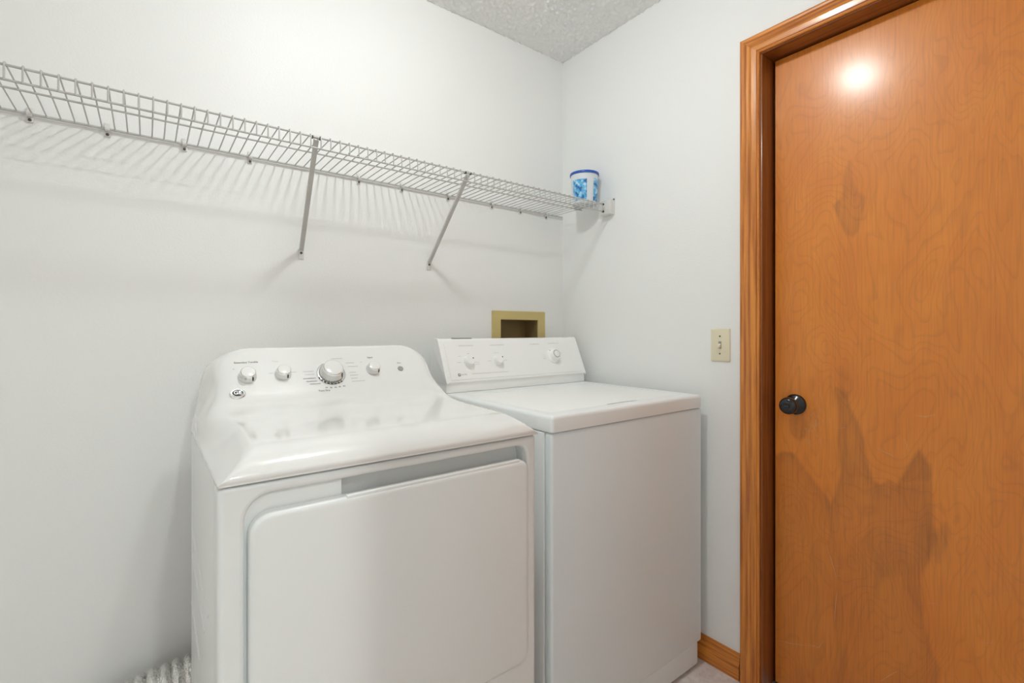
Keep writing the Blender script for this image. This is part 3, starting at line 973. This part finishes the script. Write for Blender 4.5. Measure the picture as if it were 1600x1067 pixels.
# maker's mark and fine print
q = 0.0048
mk = quad_slab(LG[0] - q, LG[0] + q, LG[1] - q * 0.9, LG[1] + q * 0.9, PH, PH + 0.0005).build('logo_square', M['ink'], washer)
text_part('logo_letter', 'M', 0.0085, M['plastic_matte'], mk, on_panel(LG[0], LG[1], PH + 0.0008), FX, WU, 'CENTER', 0.0002)
text_part('lettering', 'MAYTAG', 0.0062, M['ink_grey'], washer, on_panel(LG[0] + 0.0075, LG[1], PH + 0.0004), FX, WU, 'LEFT')


def panel_print(rows, m):
    for x0, x1, z, hgt in rows:
        mb = MB(); x = x0
        while x < x1:
            L = random.uniform(0.0015, 0.004); e = min(x + L, x1)
            mb.add([on_panel(x, z - hgt / 2, PH + 0.0004), on_panel(e, z - hgt / 2, PH + 0.0004), on_panel(e, z + hgt / 2, PH + 0.0004), on_panel(x, z + hgt / 2, PH + 0.0004)], [(0, 1, 2, 3)])
            x += L + random.uniform(0.0006, 0.0016)
        mb.build('fine_print', m, washer, smooth=False)


panel_print([(LG[0] + 0.055, LG[0] + 0.22, LG[1] + 0.001, 0.0016), (K1[0] - 0.025, K1[0] + 0.04, 1.108, 0.0022), (K2[0] - 0.02, K2[0] + 0.05, 1.108, 0.0022), (K3[0] - 0.11, K3[0] - 0.06, 1.108, 0.0022), (K3[0] - 0.01, K3[0] + 0.05, 1.110, 0.0018),
             (K1[0] - 0.046, K1[0] - 0.030, K1[1] - 0.002, 0.0014), (K1[0] + 0.026, K1[0] + 0.048, K1[1] - 0.004, 0.0014), (K1[0] + 0.026, K1[0] + 0.048, K1[1] - 0.011, 0.0014), (K1[0] - 0.036, K1[0] - 0.026, K1[1] + 0.02, 0.0016), (K1[0] + 0.003, K1[0] + 0.014, K1[1] + 0.028, 0.0016),
             (K2[0] - 0.046, K2[0] - 0.028, K2[1] - 0.001, 0.0014), (K2[0] + 0.026, K2[0] + 0.045, K2[1] - 0.001, 0.0014), (K2[0] - 0.010, K2[0] + 0.016, K2[1] + 0.028, 0.0014),
             (K3[0] - 0.058, K3[0] - 0.040, K3[1] - 0.004, 0.0015), (K3[0] - 0.058, K3[0] - 0.042, K3[1] - 0.010, 0.0015), (K3[0] - 0.058, K3[0] - 0.044, K3[1] + 0.004, 0.0012), (K3[0] + 0.04, K3[0] + 0.055, K3[1] + 0.01, 0.0012)], M['ink_pale'])
for sx in (-1, 1):
    for y in (-0.66, -0.12):
        MB().lathe([(0.018, 0.0), (0.018, 0.008), (0.010, 0.012), (0.008, 0.021)], ((WX0 + WX1) / 2 + sx * 0.30, y, 0.0), (0, 0, 1), 16).build('foot', M['black'], washer)

# ================================================================== WIRE SHELF
SZ = 1.700
shelf = empty('wire_shelf', (-1.2, 0, SZ), 'long white wire shelf fixed along the wall above the appliances', 'shelf')
SX0, SX1 = -2.46, -0.040
MB().tube([(SX0, -0.0085, SZ - 0.001), (-0.012, -0.0085, SZ - 0.001)], 0.0034, 8).build('rear_rod', M['wire'], shelf)
MB().tube([(SX0, -0.170, SZ - 0.0042), (-0.047, -0.170, SZ - 0.0042)], 0.0026, 8).build('middle_rod', M['wire'], shelf)
MB().tube([(SX0, -0.2955, SZ - 0.0040), (-0.052, -0.2955, SZ - 0.0040)], 0.0028, 8).build('front_rod', M['wire'], shelf)
MB().tube([(SX0, -0.2965, SZ - 0.034), (-0.052, -0.2965, SZ - 0.034)], 0.0027, 8).build('lip_rod', M['wire'], shelf)
wx0 = -0.0550
wpath = [(0, -0.006, SZ + 0.0005), (0, -0.150, SZ + 0.0005), (0, -0.2945, SZ + 0.0005), (0, -0.2990, SZ - 0.0005), (0, -0.3012, SZ - 0.0035), (0, -0.3014, SZ - 0.018), (0, -0.3012, SZ - 0.0365)]
first = MB().tube([(x + shelf.location.x, y, z) for x, y, z in wpath], 0.0017, 6).build('wire', M['wire'], shelf)
pitch = 0.02641
wires = 91
for k in range(wires):
    o = first if k == 0 else first.copy()
    if k: COL.objects.link(o)
    o.parent = shelf
    o.location = ((-1.8019 + pitch * 66) - pitch * k - shelf.location.x, 0, 0)

# wall clips
def wall_clip(x):
    c = MB()
    c.rbox(x - 0.0065, x + 0.0065, -0.0055, -0.0003, SZ - 0.020, SZ + 0.016, 0.0015, 2)
    arc = [(x, -0.0085 + 0.0066 * math.cos(a), SZ - 0.001 + 0.0066 * math.sin(a)) for a in [math.radians(g) for g in range(60, 301, 24)]]
    rings = []
    for p in arc:
        n_ = Vector((0, p[1] + 0.0085, p[2] - SZ + 0.001)).normalized()
        pv = Vector(p)
        rings.append([pv + Vector((-0.005, 0, 0)) - n_ * 0.001, pv + Vector((0.005, 0, 0)) - n_ * 0.001, pv + Vector((0.005, 0, 0)) + n_ * 0.0013, pv + Vector((-0.005, 0, 0)) + n_ * 0.0013])
    c.loft(rings)
    o = c.build('wall_clip', M['clip'], shelf)
    MB().lathe([(0.0036, 0), (0.0036, 0.0016), (0.0024, 0.0026), (0.0003, 0.0029)], (x, -0.0056, SZ - 0.0145), (0, -1, 0), 14).build('screw', M['screw'], o)


for x in (-2.30, -2.05, -1.806, -1.659, -1.490, -1.323, -0.984, -0.823, -0.627, -0.417, -0.262, -0.112):
    wall_clip(x)


# diagonal braces
def brace(xf, xt, m=M['steel_white']):
    a = Vector((xf, -0.0045, 1.4285)); b = Vector((xt, -0.2965, SZ - 0.010))
    d = (b - a).normalized(); s = Vector((1, 0, 0)); n_ = d.cross(s).normalized()
    U = [(-0.0062, 0.004), (-0.0062, -0.004), (0.0062, -0.004), (0.0062, 0.004), (0.0046, 0.004), (0.0046, -0.0026), (-0.0046, -0.0026), (-0.0046, 0.004)]
    o = MB().loft([[p + s * u + n_ * v for u, v in U] for p in (a, b)]).build('brace', m, shelf)
    MB().rbox(xf - 0.0088, xf + 0.0088, -0.0034, -0.0003, 1.3985, 1.4320, 0.001, 2).build('foot_plate', M['clip'], o)
    MB().lathe([(0.0040, 0), (0.0040, 0.0012), (0.0026, 0.0024), (0.0003, 0.0028)], (xf, -0.0035, 1.4190), (0, -1, 0), 14).build('screw', M['screw'], o)
    h = MB()
    arc = [(math.cos(math.radians(g)), math.sin(math.radians(g))) for g in range(-40, 221, 26)]
    h.loft([[Vector((xt + sx, -0.2955 + c * rr, SZ - 0.004 + q * rr)) for sx, rr in ((-0.0075, 0.0034), (0.0075, 0.0034), (0.0075, 0.0048), (-0.0075, 0.0048))] for c, q in arc])
    h.build('rod_hook', M['steel_white'], o)
    g = MB()
    for sx in (-0.0105, 0.0105):
        g.rbox(xt + sx - 0.0022, xt + sx + 0.0022, -0.2995, -0.2905, SZ - 0.0095, SZ - 0.0015, 0.001, 2)
    g.build('hook_pin', M['screw'], o)


brace(-1.174, -1.206)
brace(-0.709, -0.716)
brace(-2.02, -2.02)
# end bracket on the right wall
eb = MB().rbox(-0.030, -0.0004, -0.316, -0.262, 1.657, 1.719, 0.003, 3).build('end_bracket', M['clip'], shelf)
MB().rbox(-0.0045, -0.0003, -0.3185, -0.255, 1.654, 1.724, 0.0015, 2).build('bracket_flange', M['clip'], eb)
MB().lathe([(0.0036, 0), (0.0036, 0.0014), (0.0003, 0.0022)], (-0.0046, -0.3165, 1.7195), (-1, 0, 0), 12).build('screw', M['screw'], eb)
for z in (SZ - 0.004, SZ - 0.034):
    MB().lathe([(0.0042, 0), (0.0046, 0.002), (0.0046, 0.007), (0.0040, 0.0085)], (-0.0545, -0.2960, z), (1, 0, 0), 14).build('rod_cap', M['black'], eb)

# ================================================================== TUB ON THE SHELF
BCX, BCY, BZ = -0.0745, -0.213, SZ + 0.0024
tub = empty('plastic_tub', (BCX, BCY, BZ), 'small white plastic tub with blue lid and blue printed label on the shelf end', 'tub')
HB = 0.130
MB().lathe([(0.048, 0), (0.051, 0.002), (0.052, 0.006), (0.0585, HB - 0.006), (0.0590, HB)], (BCX, BCY, BZ), (0, 0, 1), 48).build('body', M['tub'], tub)
MB().lathe([(0.0595, HB - 0.004), (0.0620, HB - 0.004), (0.0625, HB - 0.002), (0.0625, HB + 0.004), (0.0615, HB + 0.006), (0.057, HB + 0.006), (0.055, HB + 0.004)], (BCX, BCY, BZ), (0, 0, 1), 48).build('lid', M['blue'], tub)


def label(name, p0, p1, z0, z1, m):
    F_ = Vector((math.sin(YAW), math.cos(YAW), 0)); R_ = Vector((math.cos(YAW), -math.sin(YAW), 0))
    n = 14; rings = []
    for zz in (z0, z1):
        rr = 0.052 + (0.0585 - 0.052) * (zz - 0.006) / (HB - 0.012)
        rings.append([Vector((BCX, BCY, BZ + zz)) + (-F_ * math.cos(a) + R_ * math.sin(a)) * (rr + 0.0006) for a in [math.radians(p0 + (p1 - p0) * k / n) for k in range(n + 1)]])
    MB().loft(rings, False, False, False).build(name, m, tub)


label('front_label', -66, 2, 0.012, 0.100, M['label_a'])
label('side_label', 34, 86, 0.012, 0.106, M['label_b'])

# ================================================================== WASHER OUTLET BOX
ob = empty('outlet_box', ((BX0 + BX1) / 2, 0, BZ0), 'tan plastic washer outlet box recessed in the wall above the washer', 'outlet box')
fo = lambda o, y: [(x, y, z) for x, z in rrect(-0.413 + o, -0.119 - o, BZ0 - 0.038 + o, 1.250 - o, 0.003, 3)]
fi = lambda o, y: [(x, y, z) for x, z in rrect(BX0 + 0.0006 + o, BX1 - 0.0006 - o, BZ0 + 0.0006 + o, BZ1 - 0.0006 - o, 0.002, 3)]
mb = MB()
mb.loft([fo(0, -0.0003), fo(0, -0.006), fo(0.002, -0.0085), fi(-0.002, -0.0085), fi(0, -0.006), fi(0, 0.010)], True, False, False)
mb.build('face_frame', M['tan'], ob, angle=30)
mb = MB()
mb.loft([fi(0.0004, -0.004), fi(0.002, 0.085)], True, False, True)
mb.build('box', M['tan_dark'], ob, angle=30)
for x in (-0.315, -0.215):
    v = MB().lathe([(0.011, 0), (0.011, 0.012), (0.008, 0.014), (0.008, 0.03)], (x, 0.045, BZ0 + 0.003), (0, 0, 1), 20).build('valve', M['chrome'], ob)
    MB().rbox(x - 0.016, x + 0.016, 0.036, 0.054, BZ0 + 0.033, BZ0 + 0.039, 0.002, 2).build('valve_handle', M['screw'], v)

# ================================================================== LIGHT SWITCH
sy, sz = -0.789, 1.1155
sw = empty('light_switch', (0, sy, sz), 'almond coloured toggle light switch plate on the wall left of the door', 'light switch')
mb = MB()
sp = lambda o, x: [(x, y, z) for y, z in rrect(sy - 0.0345 + o, sy + 0.0345 - o, sz - 0.0565 + o, sz + 0.0565 - o, 0.003, 4)]
mb.loft([sp(0, -0.0003), sp(0, -0.0032), sp(0.0012, -0.0046), sp(0.0055, -0.0062)], True, True, True)
mb.build('plate', M['almond'], sw, angle=20)
MB().rbox(-0.0070, -0.0060, sy - 0.0052, sy + 0.0052, sz - 0.0125, sz + 0.0125, 0.0004, 1).build('toggle_slot', M['ink_grey'], sw)
tg = [(-0.0045, -0.009), (-0.0045, 0.006), (-0.0175, -0.0035), (-0.0165, -0.0095)]
MB().loft([[(x, sy + s, sz + z) for x, z in tg] for s in (-0.0040, 0.0040)]).build('toggle', M['almond'], sw, smooth=False)
for dz in (-0.030, 0.030):
    MB().lathe([(0.0030, 0), (0.0030, 0.0008), (0.0003, 0.0016)], (-0.0062, sy, sz + dz), (-1, 0, 0), 14).build('screw', M['screw'], sw)

# ================================================================== DRYER EXHAUST DUCT
duct = empty('exhaust_duct', (-1.55, -0.09, 0), 'crinkled silver foil exhaust duct beside the dryer', 'duct')
path = []
ctrl = [(-1.40, -0.095, 0.222), (-1.46, -0.100, 0.226), (-1.52, -0.100, 0.224), (-1.58, -0.096, 0.216), (-1.64, -0.090, 0.198), (-1.70, -0.085, 0.168), (-1.75, -0.085, 0.122), (-1.775, -0.085, 0.065), (-1.78, -0.085, 0.004)]


def catmull(P, n):
    o = []
    Q = [P[0]] + P + [P[-1]]
    for i in range(1, len(Q) - 2):
        a, b, c, d = [Vector(Q[i + k]) for k in (-1, 0, 1, 2)]
        for k in range(n):
            t = k / n
            o.append(0.5 * ((2 * b) + (c - a) * t + (2 * a - 5 * b + 4 * c - d) * t * t + (3 * b - a - 3 * c + d) * t ** 3))
    o.append(Vector(P[-1]))
    return o


path = catmull(ctrl, 26)
L = 0.0; rad = []
for i, p in enumerate(path):
    if i: L += (p - path[i - 1]).length
    ph = (L / 0.0245) % 1.0
    rad.append(0.0430 + 0.0125 * (abs(math.sin(math.pi * ph)) ** 0.6))
mb = MB(); nn = 40
rings = []
for i, p in enumerate(path):
    d = (path[min(i + 1, len(path) - 1)] - path[max(i - 1, 0)]).normalized()
    a = Vector((0, 1, 0)); b = d.cross(a).normalized(); a = b.cross(d).normalized()
    rings.append([p + (a * math.cos(2 * math.pi * k / nn) + b * math.sin(2 * math.pi * k / nn)) * (rad[i] + random.uniform(-0.0011, 0.0011)) for k in range(nn)])
mb.loft(rings)
mb.build('foil_hose', M['foil'], duct, angle=45)
